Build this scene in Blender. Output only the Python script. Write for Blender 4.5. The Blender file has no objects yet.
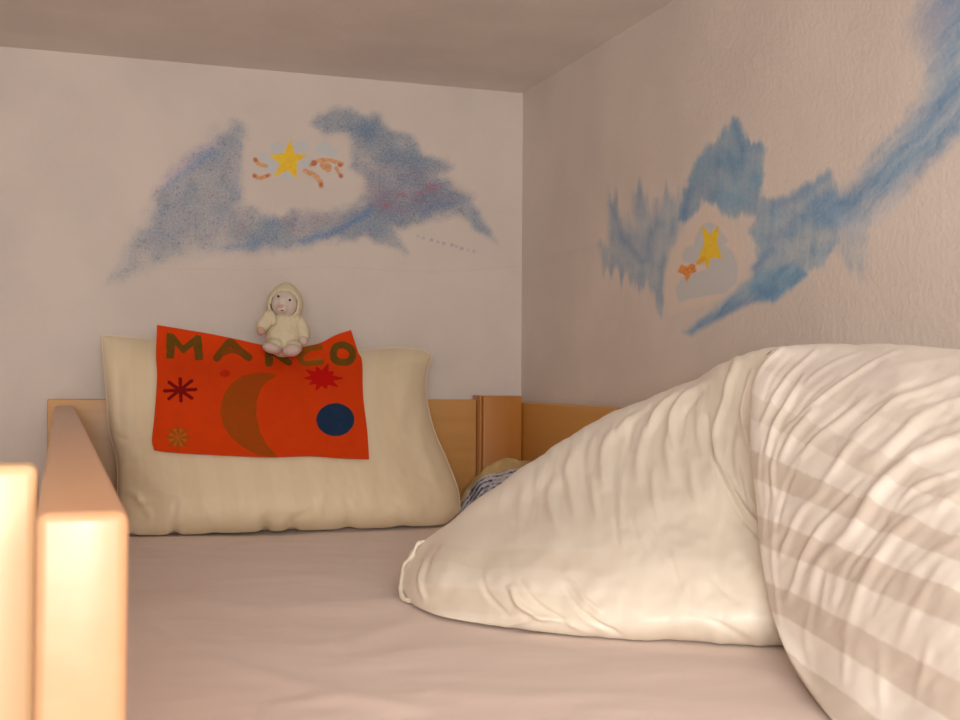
import bpy, bmesh, math
import numpy as np
from mathutils import Vector, Matrix, noise as mnoise
from mathutils.bvhtree import BVHTree

C = bpy.context.scene.collection
rng = np.random.default_rng(7)

# ------------------------------------------------------------------ camera model
FPX = 1216.0
CZ = 1.76                       # lens height above the room floor
YAW, PITCH, ROLL = math.radians(19.05), math.atan(21/1216), 0.0068
fw = np.array([math.sin(YAW)*math.cos(PITCH), math.cos(YAW)*math.cos(PITCH), math.sin(PITCH)])
r0 = np.array([math.cos(YAW), -math.sin(YAW), 0.0]); u0 = np.cross(r0, fw)
rt = r0*math.cos(ROLL) + u0*math.sin(ROLL); up = np.cross(rt, fw)
CAM = np.array([0.0, 0.0, CZ])

def ray(px, py):
    px = np.asarray(px, float); py = np.asarray(py, float)
    return fw + rt*((px-480)/FPX)[..., None] - up*((py-360)/FPX)[..., None]
def atY(px, py, Y):             # point of the place on the plane at depth Y seen at that pixel of the photograph
    d = ray(px, py); return CAM + d*(np.asarray(Y, float)/d[..., 1])[..., None]
def atZ(px, py, Z):
    d = ray(px, py); return CAM + d*((Z-CZ)/d[..., 2])[..., None]
def proj(P):
    v = np.asarray(P)-CAM; d = v@fw
    return 480+FPX*(v@rt)/d, 360-FPX*(v@up)/d

MZ = CZ-0.26                    # top of the mattress
YB = 2.40; XR = 0.921; ZC = CZ+0.611
XL, YF = -1.4, -2.0

def lin(c):
    c = np.asarray(c, float)/255.0
    return np.where(c <= .04045, c/12.92, ((c+.055)/1.055)**2.4)
def rgba(c): return (*[float(v) for v in lin(c)], 1.0)

# ------------------------------------------------------------------ noise
def vnoise(x, y, seed=0):
    r = np.random.default_rng(1000+seed); L = r.random((256, 256))
    x = np.asarray(x, float); y = np.asarray(y, float)
    xi = np.floor(x).astype(int); yi = np.floor(y).astype(int)
    fx = x-xi; fy = y-yi; fx = fx*fx*(3-2*fx); fy = fy*fy*(3-2*fy)
    g = lambda a, b: L[a % 256, b % 256]
    return (g(xi, yi)*(1-fx)+g(xi+1, yi)*fx)*(1-fy)+(g(xi, yi+1)*(1-fx)+g(xi+1, yi+1)*fx)*fy
def fbm(x, y, seed=0, o=3):
    s = 0; a = .5; t = 0
    for k in range(o):
        s = s+a*vnoise(x*2**k, y*2**k, seed+k); t += a; a *= .5
    return s/t
def sstep(a, b, x):
    t = np.clip((x-a)/(b-a), 0, 1); return t*t*(3-2*t)

# ------------------------------------------------------------------ 2D distances
def d_line(x, y, pts, s_out=False):
    best = np.full(x.shape, 1e9); sb = np.zeros(x.shape)
    pts = np.asarray(pts, float)
    seg = np.hypot(*(pts[1:]-pts[:-1]).T); tot = seg.sum(); acc = 0
    for (a, b, l) in zip(pts[:-1], pts[1:], seg):
        t = ((x-a[0])*(b[0]-a[0])+(y-a[1])*(b[1]-a[1]))/(l*l+1e-9); t = np.clip(t, 0, 1)
        d = np.hypot(x-a[0]-t*(b[0]-a[0]), y-a[1]-t*(b[1]-a[1]))
        m = d < best; best = np.where(m, d, best); sb = np.where(m, (acc+t*l)/tot, sb); acc += l
    return (best, sb) if s_out else best
def sd_poly(x, y, pts):
    pts = np.asarray(pts, float); n = len(pts)
    d = d_line(x, y, np.vstack([pts, pts[:1]])); ins = np.zeros(x.shape, bool)
    for i in range(n):
        a = pts[i]; b = pts[(i+1) % n]
        c = (a[1] > y) != (b[1] > y)
        xx = (b[0]-a[0])*(y-a[1])/(b[1]-a[1]+1e-12)+a[0]
        ins ^= c & (x < xx)
    return np.where(ins, -d, d)
def smooth_line(pts, n=5):
    p = np.asarray(pts, float)
    if len(p) < 3: return p
    q = np.vstack([2*p[0]-p[1], p, 2*p[-1]-p[-2]]); out = []
    for i in range(1, len(q)-2):
        for t in np.linspace(0, 1, n, endpoint=False):
            out.append(.5*((2*q[i])+(-q[i-1]+q[i+1])*t+(2*q[i-1]-5*q[i]+4*q[i+1]-q[i+2])*t*t+(-q[i-1]+3*q[i]-3*q[i+1]+q[i+2])*t**3))
    out.append(p[-1]); return np.array(out)
def folds(px, py, lst):
    h = np.zeros(px.shape)
    for (pts, w, a) in lst:
        p = smooth_line(pts, 4); R = 5*w
        lo = p.min(0)-R; hi = p.max(0)+R
        m = (px > lo[0]) & (px < hi[0]) & (py > lo[1]) & (py < hi[1])
        if not m.any(): continue
        d, s = d_line(px[m], py[m], p, True)
        if a < 0: a *= .6
        tap = np.sqrt(np.clip(np.sin(np.pi*np.clip(s*.94+.03, 0, 1)), 0, 1))
        h[m] += a*tap*(np.exp(-(d/w)**2)-.35*np.exp(-(d/(2.2*w))**2))
    return h

# ------------------------------------------------------------------ mesh helpers
def link(name, me, mats, parent=None):
    o = bpy.data.objects.new(name, me); C.objects.link(o)
    for m in (mats if isinstance(mats, (list, tuple)) else [mats]): me.materials.append(m)
    if parent is not None: o.parent = parent
    return o
def tag(o, label=None, cat=None, group=None, kind=None):
    if label: o['label'] = label
    if cat: o['category'] = cat
    if group: o['group'] = group
    if kind: o['kind'] = kind
    return o
def empty(name, loc, label, cat):
    o = bpy.data.objects.new(name, None); C.objects.link(o); o.location = loc; o.empty_display_size = .05
    return tag(o, label, cat)
def grid_mesh(name, P, mats, parent=None, attrs=None, closed_u=False, off=None, flip=False):
    nv, nu = P.shape[:2]
    V = P.reshape(-1, 3)
    if off is not None: V = V-np.asarray(off)
    I = np.arange(nv*nu).reshape(nv, nu)
    if closed_u: I = np.hstack([I, I[:, :1]])
    q = np.stack([I[:-1, :-1], I[:-1, 1:], I[1:, 1:], I[1:, :-1]], -1).reshape(-1, 4)
    if flip: q = q[:, ::-1]
    me = bpy.data.meshes.new(name)
    me.vertices.add(len(V)); me.vertices.foreach_set('co', V.astype(np.float32).ravel())
    me.loops.add(len(q)*4); me.loops.foreach_set('vertex_index', q.astype(np.int32).ravel())
    me.polygons.add(len(q)); me.polygons.foreach_set('loop_start', (np.arange(len(q))*4).astype(np.int32))
    me.polygons.foreach_set('loop_total', np.full(len(q), 4, np.int32))
    me.update(calc_edges=True); me.polygons.foreach_set('use_smooth', np.ones(len(q), bool))
    for k, a in (attrs or {}).items():
        if a.shape[-1] == 4 and a.ndim == P.ndim:
            at = me.attributes.new(k, 'FLOAT_COLOR', 'POINT'); at.data.foreach_set('color', a.astype(np.float32).ravel())
        else:
            at = me.attributes.new(k, 'FLOAT', 'POINT'); at.data.foreach_set('value', a.astype(np.float32).ravel())
    return link(name, me, mats, parent)
def catmull(ctrl, nv, nu):
    def up1(A, n):
        k = len(A); B = np.concatenate([(2*A[0]-A[1])[None], A, (2*A[-1]-A[-2])[None]])
        s = np.linspace(0, k-1, n); i = np.minimum(np.floor(s).astype(int), k-2)
        t = (s-i).reshape(-1, *([1]*(A.ndim-1)))
        a, b, c, d = B[i], B[i+1], B[i+2], B[i+3]
        return .5*(2*b+(c-a)*t+(2*a-5*b+4*c-d)*t*t+(3*b-a-3*c+d)*t**3)
    A = up1(np.asarray(ctrl, float), nv); return up1(A.transpose(1, 0, 2), nu).transpose(1, 0, 2)
def normals(P):
    du = np.gradient(P, axis=1); dv = np.gradient(P, axis=0)
    n = np.cross(du, dv); return n/(np.linalg.norm(n, axis=-1, keepdims=True)+1e-12)
def toward_cam(P, N):
    s = np.sign(((CAM-P)*N).sum(-1).mean()); return N*s
def box(name, lo, hi, mat, parent=None, bev=.003, off=(0, 0, 0), seg=3):
    bm = bmesh.new(); bmesh.ops.create_cube(bm, size=1)
    lo = Vector(lo); hi = Vector(hi); c = (lo+hi)/2-Vector(off)
    for v in bm.verts: v.co = Vector(((hi.x-lo.x)*v.co.x, (hi.y-lo.y)*v.co.y, (hi.z-lo.z)*v.co.z))+c
    if bev: bmesh.ops.bevel(bm, geom=bm.edges[:], offset=bev, segments=seg, profile=.5, affect='EDGES')
    me = bpy.data.meshes.new(name); bm.to_mesh(me); bm.free()
    for p in me.polygons: p.use_smooth = True
    o = link(name, me, mat, parent)
    me.set_sharp_from_angle(angle=math.radians(50)) if bev == 0 else None
    return o
def blob(bm, c, r, rot=(0, 0, 0), seg=24):
    from mathutils import Euler
    M = Matrix.Translation(c) @ Euler([math.radians(a) for a in rot]).to_matrix().to_4x4() @ Matrix.Diagonal((*r, 1))
    bmesh.ops.create_uvsphere(bm, u_segments=seg, v_segments=seg//2+2, radius=1, matrix=M)
def bm_obj(name, bm, mat, parent=None, remesh=None, smooth=8):
    me = bpy.data.meshes.new(name); bm.to_mesh(me); bm.free()
    for p in me.polygons: p.use_smooth = True
    o = link(name, me, mat, parent)
    if remesh:
        m = o.modifiers.new('r', 'REMESH'); m.mode = 'VOXEL'; m.voxel_size = remesh; m.use_smooth_shade = True
        s = o.modifiers.new('s', 'SMOOTH'); s.factor = .5; s.iterations = smooth
    return o

# ------------------------------------------------------------------ materials
def mat(name):
    m = bpy.data.materials.new(name); m.use_nodes = True; n = m.node_tree.nodes; l = m.node_tree.links
    return m, n, l, n['Principled BSDF']
def setmix(n, l, a, b, fac):
    x = n.new('ShaderNodeMix'); x.data_type = 'RGBA'
    for s, v in ((x.inputs[6], a), (x.inputs[7], b), (x.inputs[0], fac)):
        if hasattr(v, 'is_linked') or isinstance(v, bpy.types.NodeSocket): l.new(v, s)
        else: s.default_value = v
    return x.outputs[2]
def noise_n(n, l, scale, detail=3, stretch=None, rough=.5):
    tc = n.new('ShaderNodeTexCoord'); t = n.new('ShaderNodeTexNoise'); t.inputs['Scale'].default_value = scale
    t.inputs['Detail'].default_value = detail; t.inputs['Roughness'].default_value = rough
    if stretch:
        mp = n.new('ShaderNodeMapping'); mp.inputs['Scale'].default_value = stretch
        l.new(tc.outputs['Object'], mp.inputs['Vector']); l.new(mp.outputs['Vector'], t.inputs['Vector'])
    else: l.new(tc.outputs['Object'], t.inputs['Vector'])
    return t.outputs['Fac']
def bump_n(n, l, b, h, strength, dist):
    x = n.new('ShaderNodeBump'); x.inputs['Strength'].default_value = strength; x.inputs['Distance'].default_value = dist
    l.new(h, x.inputs['Height']); l.new(x.outputs['Normal'], b.inputs['Normal'])
def mrange(n, l, v, a, b, c=0., d=1.):
    x = n.new('ShaderNodeMapRange'); l.new(v, x.inputs[0])
    for i, q in enumerate((a, b, c, d)): x.inputs[i+1].default_value = q
    return x.outputs[0]
def mth(n, l, op, a, b):
    x = n.new('ShaderNodeMath'); x.operation = op
    for s, v in ((x.inputs[0], a), (x.inputs[1], b)):
        if isinstance(v, bpy.types.NodeSocket): l.new(v, s)
        else: s.default_value = v
    return x.outputs[0]

WALL = (230, 218, 209)
def wall_mat(name, base, speck=0., bump=.35, paint=True, seed=0):
    m, n, l, b = mat(name)
    mott = noise_n(n, l, 6, 4)
    c = setmix(n, l, rgba(base), rgba(tuple(v*.965 for v in base)), mrange(n, l, mott, .35, .65))
    if paint:
        a = n.new('ShaderNodeAttribute'); a.attribute_name = 'paint'
        sp = mrange(n, l, noise_n(n, l, 260, 3, rough=.65), .35, .65, -speck, speck)
        wet = mth(n, l, 'GREATER_THAN', a.outputs['Alpha'], .003)
        al = mth(n, l, 'ADD', a.outputs['Alpha'], mth(n, l, 'MULTIPLY', sp, mrange(n, l, a.outputs['Alpha'], 0, .35)))
        al = mth(n, l, 'MINIMUM', mth(n, l, 'MAXIMUM', al, 0.), .97)
        c = setmix(n, l, c, a.outputs['Color'], al)
    l.new(c, b.inputs['Base Color']); b.inputs['Roughness'].default_value = 1.3
    b.inputs['Specular IOR Level'].default_value = .25
    h = mth(n, l, 'ADD', noise_n(n, l, 130, 3, rough=.55), mth(n, l, 'MULTIPLY', noise_n(n, l, 9, 3), 1.2))
    bump_n(n, l, b, h, bump*.7, .004)
    return m
def wood_mat(name, c1, c2, rough=.38, axis='Y', coat=.25):
    m, n, l, b = mat(name)
    st = {'Y': (30, 1.2, 30), 'X': (1.2, 30, 30), 'Z': (30, 30, 1.2)}[axis]
    g = noise_n(n, l, 1.6, 5, st, .6)
    big = noise_n(n, l, 1.1, 2, tuple(v*.25 for v in st))
    f = mth(n, l, 'ADD', mth(n, l, 'MULTIPLY', mrange(n, l, g, .3, .7), .5), mth(n, l, 'MULTIPLY', mrange(n, l, big, .3, .7), .5))
    l.new(setmix(n, l, rgba(c1), rgba(c2), f), b.inputs['Base Color'])
    b.inputs['Roughness'].default_value = rough; b.inputs['Coat Weight'].default_value = coat; b.inputs['Coat Roughness'].default_value = .22
    bump_n(n, l, b, g, .05, .001)
    return m
def cloth_mat(name, light, dark, rough=.55, attr='stripe', sheen=.15, bump=.1):
    m, n, l, b = mat(name)
    a = n.new('ShaderNodeAttribute'); a.attribute_name = attr
    l.new(setmix(n, l, rgba(light), rgba(dark), a.outputs['Fac']), b.inputs['Base Color'])
    b.inputs['Roughness'].default_value = rough
    l.new(mrange(n, l, a.outputs['Fac'], 0, 1, rough-.08, rough+.12), b.inputs['Roughness'])
    b.inputs['Sheen Weight'].default_value = sheen; b.inputs['Sheen Roughness'].default_value = .5
    bump_n(n, l, b, noise_n(n, l, 25, 4), bump, .004)
    return m
def plain(name, col, rough=.7, bump=None, spec=.3):
    m, n, l, b = mat(name)
    b.inputs['Roughness'].default_value = rough; b.inputs['Specular IOR Level'].default_value = spec
    if bump:
        nz = noise_n(n, l, bump[0], 4, rough=.65)
        l.new(setmix(n, l, rgba(col), rgba(tuple(v*.9 for v in col)), nz), b.inputs['Base Color'])
        bump_n(n, l, b, nz, bump[1], bump[2])
    else: b.inputs['Base Color'].default_value = rgba(col)
    return m

M_wallb = wall_mat('plaster_back', WALL, .20, .4)
M_wallr = wall_mat('plaster_right', WALL, .07, .4)
M_wallp = wall_mat('plaster_plain', WALL, 0, .4, False)
M_ceil = wall_mat('plaster_ceiling', (238, 229, 222), 0, .5, False)
M_floor = wood_mat('floor_wood', (150, 105, 65), (120, 80, 48), .5)
M_woodY = wood_mat('beech_lengthwise', (206, 158, 119), (194, 143, 103), .42)
M_woodS = wood_mat('beech_side', (226, 168, 78), (212, 148, 62), .42)
M_wood_lit = wood_mat('beech_ladder_lit', (236, 200, 156), (228, 190, 142), .42, 'Z')  # same beech made paler: bright light on the near post, put into the colour
M_woodX = wood_mat('beech_crosswise', (218, 166, 100), (204, 148, 84), .4, 'X')
M_woodZ = wood_mat('beech_upright', (196, 132, 64), (184, 118, 50), .4, 'Z')
M_duv = cloth_mat('cream_satin_stripe', (253, 244, 227), (238, 225, 203), .5)
M_duv2 = cloth_mat('white_satin_stripe', (252, 244, 233), (228, 215, 200), .5)
M_pil = cloth_mat('cream_pillow_cotton', (240, 223, 190), (235, 216, 180), .6)
M_sheet = cloth_mat('pink_white_sheet', (240, 221, 210), (233, 213, 203), .7, bump=.08)

# ------------------------------------------------------------------ mural paint
REF = lin((176, 155, 141))               # how bare wall looks in the photograph next to the paint
def pc(c): return np.clip(lin(c)/REF*lin(WALL), 0, 1)
class Paint:
    def __init__(s, x, y): s.x = x; s.y = y; s.c = np.zeros((*x.shape, 3))+pc((120, 130, 150)); s.a = np.zeros(x.shape)
    def over(s, a, col):
        col = np.asarray(col) if np.ndim(col) > 1 else pc(col)
        na = a+s.a*(1-a); w = np.where(na > 1e-6, a/np.maximum(na, 1e-6), 0)[..., None]
        s.c = s.c*(1-w)+col*w; s.a = na
    def poly(s, pts, col, soft=1., a=1., dx=0, dy=0, mod=1.):
        d = sd_poly(s.x+dx, s.y+dy, pts); s.over(a*mod*sstep(soft, -soft, d), col)
    def stroke(s, pts, col, w, soft=1., a=1., dx=0, dy=0, mod=1.):
        d = d_line(s.x+dx, s.y+dy, smooth_line(pts))-w; s.over(a*mod*sstep(soft, -soft, d), col)
    def rgba(s): return np.concatenate([s.c, s.a[..., None]], -1)

def mix3(a, b, t): return pc(a)*(1-t[..., None])+pc(b)*t[..., None]

def paint_back(x, y):
    p = Paint(x, y)
    n1 = fbm(x/16, y/16, 1); n2 = fbm(x/30, y/22, 5); nd = (fbm(x/7, y/7, 9)-.5)
    dx = (fbm(x/14, y/14, 20)-.5)*16; dy = (fbm(x/14, y/14, 30)-.5)*16
    blue = mix3((92, 106, 121), (124, 120, 121), n2)
    L = [(232, 121), (241, 128), (238, 160), (240, 203), (262, 214), (302, 218), (300, 245), (262, 252), (205, 254), (180, 256), (150, 266), (112, 282), (126, 248), (146, 216), (160, 188), (184, 163), (206, 142)]
    p.poly(L, blue, 11, .50, dx, dy, .45+1.1*n1)
    p.poly([(160, 200), (190, 172), (234, 126), (240, 132), (236, 160), (240, 205), (205, 235), (165, 248), (150, 240)], blue, 9, .34, dx, dy, .5+n1)
    B = [(232, 208), (262, 217), (320, 214), (352, 205), (375, 198), (402, 212), (380, 236), (340, 240), (300, 247), (252, 249), (226, 238)]
    p.poly(B, blue, 8, .62, dx, dy, .5+n1)
    R = [(312, 124), (322, 111), (350, 110), (375, 118), (390, 131), (412, 136), (417, 150), (440, 160), (450, 164), (440, 176), (450, 184), (464, 197), (478, 216), (496, 242), (478, 232), (460, 214), (440, 218), (410, 224), (393, 229), (405, 254), (385, 245), (368, 238), (340, 242), (330, 228), (350, 210), (367, 195), (366, 178), (352, 165), (350, 150), (346, 134), (325, 129)]
    p.poly(R, blue, 6, .72, dx*.7, dy*.7, .55+.85*n1)
    p.stroke([(340, 125), (365, 130), (385, 150), (405, 165), (425, 180)], (82, 96, 110), 11, 12, .30, dx, dy, .4+1.1*n1)
    p.stroke([(385, 205), (410, 208), (440, 200), (455, 196)], (80, 88, 104), 11, 10, .42, dx, dy, .4+1.1*n1)
    pur = np.clip(n2*2-.85, 0, 1)
    p.poly([(380, 165), (440, 160), (450, 195), (440, 215), (380, 215), (365, 195)], (120, 98, 108), 12, .5, dx, dy, .3+pur)
    p.poly([(240, 222), (380, 205), (375, 225), (250, 240)], (124, 100, 108), 9, .4, dx, dy, pur)
    p.stroke([(155, 195), (185, 165), (215, 140)], (165, 140, 145), 4, 6, .4, dx, dy)
    for (cx, cy, r) in ((403, 194, 5), (431, 187, 6), (420, 193, 4), (386, 206, 3), (416, 200, 3)):
        p.over(.5*np.exp(-(((x-cx)/(r*1.3))**2+((y-cy)/(r*.6))**2))*(.4+n1), (142, 74, 84))
    p.stroke([(304, 241), (330, 234), (352, 223), (370, 209)], (70, 98, 130), 3.0, 5, .72, dx*.3, dy*.3)
    p.stroke([(225, 248), (240, 247), (256, 243)], (82, 108, 138), 2, 5, .5)
    p.stroke([(168, 186), (190, 168), (212, 152)], (92, 112, 136), 3, 6, .5, dx*.5, dy*.5)
    p.stroke([(238, 140), (238, 175), (236, 196)], (98, 112, 134), 2, 5, .4, dx*.3, dy*.3)
    p.stroke([(425, 212), (440, 205), (452, 206)], (74, 90, 124), 3, 6, .5, dx*.5, dy*.5)
    p.stroke([(462, 198), (476, 214), (488, 232)], (104, 110, 128), 2.5, 5, .5, dx*.2, dy*.2)
    sp = np.where(fbm(x/2.3, y/2.3, 71, 2) > .70, 1., 0.)*sstep(.25, .6, p.a)
    p.over(sp*.35, mix3((80, 92, 108), (128, 86, 92), np.clip(n2*3-1, 0, 1)))
    # bare cloud middle, stars and their tails
    for (cx, cy, rx, ry) in ((277, 148, 7, 6), (301, 147, 7, 6), (271, 165, 8, 8), (306, 162, 7, 6), (287, 176, 8, 4), (263, 156, 4, 4), (323, 149, 8, 7), (332, 152, 6, 5)):
        d = (((x-cx)/rx)**2+((y-cy)/ry)**2)
        p.over(sstep(1.25, .75, d)*.85, (160, 152, 146))
    star = [(290.4, 140), (294.6, 153.8), (307.8, 155), (297, 162), (296.4, 179), (287.6, 170), (273.8, 177.6), (280, 163.6), (269, 155.6), (284, 153)]
    p.poly(star, mix3((206, 160, 28), (196, 138, 30), fbm(x/3, y/3, 44)), .9)
    sg = fbm(x/2.2, y/2.2, 47)
    br = mix3((186, 140, 98), (158, 92, 52), sg)
    for pts, w in (([(255, 159), (259, 164), (266, 166)], 1.8), ([(254, 175), (260, 178), (269, 175)], 1.9), ([(311, 165), (318, 161), (328, 160), (342, 164)], 2.0), ([(324, 165), (328, 168)], 4.0), ([(336, 168), (341, 176)], 1.6), ([(305, 171), (314, 175), (320, 181), (321, 186)], 2.4)):
        p.stroke(pts, br, w, .9, .95)
    for (cx, cy, r) in ((255.5, 160, 2.2), (254.5, 176, 2), (267, 176, 1.6), (314, 163, 3), (340, 165, 2.2), (341, 176, 2.2), (321, 185, 2)):
        p.over(.8*sstep(r+.8, r-.8, np.hypot(x-cx, y-cy)), (150, 66, 38))
    # faint signature
    for (cx, cy, k) in ((417.5, 236, 0), (423, 238, 1), (431.5, 240, 2), (438, 242, 1), (443.5, 243.5, 2), (452, 245, 2), (456, 246.5, 1), (461.5, 248.5, 2), (468, 250, 0), (474, 251.5, 1)):
        p.stroke([(cx-1.2, cy+1.3), (cx-.2, cy-1.6), (cx+.9, cy+1.2), (cx+1.6, cy-.6)], (118, 104, 116), .35, .6, (.3, .5, .75)[k])
    p.stroke([(130, 268), (260, 270), (330, 267), (430, 272), (520, 266)], (160, 138, 124), .4, 1., .35)
    return p.rgba()

def paint_right(x, y):
    p = Paint(x, y)
    Z = lambda L: [(580+a/2.058, b/2.058) for a, b in L]
    Q = lambda L: [(660+a/6, 200+b/6) for a, b in L]
    jag = (fbm(x/4.5, y/60, 3, 3)-.5)*34; jx = (fbm(x/10, y/10, 8)-.5)*8
    st = .55*fbm(x/5.5+y/60, y/38, 13, 3)+.45*fbm(x/14, y/14, 17, 3); n1 = fbm(x/18, y/18, 15)
    dia = fbm((x-y)/60, (x+y)/9+fbm(x/25,y/25,77)*2, 19, 3)
    colr = mix3((104, 130, 142), (74, 104, 126), np.clip(st*1.5-.3, 0, 1))
    L = Z([(62, 398), (85, 440), (108, 478), (112, 400), (122, 392), (150, 450), (180, 385), (200, 400), (212, 440), (205, 480), (185, 530), (178, 600), (165, 640), (140, 595), (100, 575), (80, 555), (50, 560), (38, 510), (60, 500)])
    T = Z([(322, 240), (345, 280), (378, 300), (375, 350), (372, 400), (365, 440), (320, 450), (290, 440), (262, 408), (235, 440), (205, 458), (212, 400), (238, 335), (262, 300), (300, 272)])
    p.poly(L, colr, 6, .66, jx*.4, jag, .3+1.0*st)
    p.poly(T, colr, 4, .85, jx, jag*.5, .65+.5*n1)
    Rr = Z([(362, 445), (372, 408), (430, 405), (470, 378), (510, 352), (522, 385), (530, 402), (530, 500), (500, 550), (470, 560), (440, 590), (400, 618), (350, 612), (352, 570), (365, 530), (352, 480)])
    p.poly(Rr, colr, 4, .78, jx, jag*.35, .3+.55*n1+.5*st)
    F = Z([(520, 400), (560, 400), (592, 440), (590, 500), (582, 585), (560, 545), (530, 520)])
    p.poly(F, colr, 6, .38, jx, jag, .4+st)
    col2 = mix3((104, 128, 142), (78, 106, 128), np.clip(dia*1.6-.4, 0, 1))
    S = Z([(340, 580), (370, 560), (440, 540), (470, 565), (440, 592), (400, 622), (350, 622), (290, 655), (230, 690), (212, 684), (270, 640)])
    p.poly(S, col2, 4, .8, jx*.5, 0, .6+.6*dia)
    for pts, w, a in (([(828, 214), (852, 200), (880, 176), (905, 150), (925, 118), (940, 82), (950, 40), (952, 0)], 13, .5),
                      ([(835, 212), (868, 196), (900, 170), (930, 138), (955, 118), (975, 90)], 14, .62),
                      ([(890, 170), (930, 130), (955, 90), (968, 40), (972, -10)], 22, .62), ([(945, 70), (938, 30), (945, -10)], 20, .35)):
        p.stroke(pts, mix3((110, 128, 142), (80, 106, 128), np.clip(dia*1.5-.3, 0, 1)), w, 13, a, jx, jx*.5, .5+.8*dia)
    p.stroke([(835, 216), (850, 225), (870, 220), (900, 195)], (135, 142, 156), 7, 10, .3, jx, jag*.4, .4+dia)
    p.stroke([(925, 30), (935, 10), (960, -5)], (120, 118, 132), 16, 16, .4, jx, 0, .5+n1)
    for pts, w, a in (([(612, 205), (622, 235), (640, 260)], 2.5, .6), ([(648, 260), (652, 225), (657, 200)], 2.5, .5), ([(682, 218), (690, 190)], 3, .6), ([(735, 122), (738, 135), (742, 150)], 3.5, .6), ([(722, 150), (730, 160), (735, 180)], 3, .45), ([(755, 268), (762, 262), (770, 250)], 3.5, .7), ([(758, 288), (768, 296), (776, 290)], 3, .6), ([(775, 205), (800, 195), (828, 175)], 5, .4), ([(770, 240), (795, 225), (825, 195)], 7, .35), ([(700, 325), (725, 313), (755, 300)], 2.5, .5)):
        p.stroke(pts, (72, 100, 130), w, 5, a*.8, jx*.4, jag*.15)
    p.poly(Q([(262, 20), (285, 22), (310, 60), (380, 110), (440, 150), (490, 230), (500, 320), (500, 440), (430, 540), (300, 620), (150, 660), (60, 690), (20, 560), (30, 440), (70, 300), (150, 190), (230, 110)]), (178, 154, 138), 3.5, .93)
    p.poly(Q([(130, 330), (150, 285), (200, 270), (215, 215), (250, 150), (300, 130), (350, 160), (385, 215), (412, 240), (385, 272), (440, 310), (470, 400), (460, 490), (400, 560), (300, 570), (200, 590), (110, 612), (92, 520), (130, 470), (200, 440), (270, 420), (290, 395), (200, 380), (140, 372)]), (155, 147, 141), 1.3, .8)
    p.poly(Q([(250, 148), (298, 205), (354, 152), (345, 262), (372, 350), (306, 346), (283, 418), (268, 372), (213, 392), (240, 330), (264, 262)]), mix3((198, 156, 32), (188, 140, 30), fbm(x/3, y/3, 4)), .8)
    p.stroke(Q([(230, 375), (262, 352)]), (186, 112, 38), 2.2, 1.5, .6)
    p.poly(Q([(103, 432), (128, 386), (160, 400), (190, 380), (212, 390), (218, 432), (190, 440), (162, 492), (142, 446)]), mix3((198, 130, 66), (166, 80, 36), fbm(x/2, y/2, 6)), .9)
    return p.rgba()

def lines(lo, hi, a, b, fine, coarse):
    def seg(p, q, s): return list(np.linspace(p, q, max(2, int(round((q-p)/s))+1)))
    return np.array(sorted(set(np.round(seg(lo, a, coarse)+seg(a, b, fine)+seg(b, hi, coarse), 6))))
def wall_grid(name, axis, const, lo, hi, a, b, zlo, zhi, za, zb, fine, mat_, pf):
    h = lines(lo, hi, a, b, fine, .4); z = lines(zlo, zhi, za, zb, fine, .3)
    H, Zg = np.meshgrid(h, z)
    P = np.stack([H, np.full_like(H, const), Zg], -1) if axis == 'Y' else np.stack([np.full_like(H, const), H, Zg], -1)
    px, py = proj(P); A = np.zeros((*H.shape, 4))
    m = (H >= a-1e-6) & (H <= b+1e-6) & (Zg >= za-1e-6) & (Zg <= zb+1e-6)
    A[m] = pf(px[m], py[m])
    e = np.minimum(np.minimum(H-a, b-H), np.minimum(Zg-za, zb-Zg)); A[..., 3] *= sstep(0, .01, e) if axis == 'Y' else sstep(0, .002, np.minimum(H-a+.01, zb-Zg+.01))
    return grid_mesh(name, P, mat_, attrs={'paint': A}, flip=(axis != 'Y'))

# ------------------------------------------------------------------ the room
pa = atY(95, 300, YB); pb = atY(521, 95, YB)
wb = wall_grid('wall_back', 'Y', YB, XL, XR, float(pa[0]), float(pb[0]), 0, ZC, float(pa[2]), float(pb[2])-.002, .0013, M_wallb, paint_back)
tag(wb, kind='structure')
def atX(px, py, X):
    d = ray(px, py); return CAM+d*(X/d[..., 0])[..., None]
qa = atX(595, 340, XR); qb = atX(1010, 340, XR)
wr = wall_grid('wall_right', 'X', XR, YF, YB, float(qb[1]), float(qa[1]), 0, ZC, float(atX(700, 345, XR)[2]), ZC-.003, .0013, M_wallr, paint_right)
tag(wr, kind='structure')
def quad(name, pts, m):
    me = bpy.data.meshes.new(name); me.from_pydata(pts, [], [tuple(range(len(pts)))]); me.update()
    return tag(link(name, me, m), kind='structure')
quad('added_wall_left', [(XL, YF, 0), (XL, YB, 0), (XL, YB, ZC), (XL, YF, ZC)], M_wallp)  # left wall is unseen, added to block ambient light from that side
quad('ceiling', [(XL, YF, ZC), (XL, YB, ZC), (XR, YB, ZC), (XR, YF, ZC)], M_ceil)
quad('floor', [(XL, YF, 0), (XR, YF, 0), (XR, YB, 0), (XL, YB, 0)], M_floor)

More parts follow.
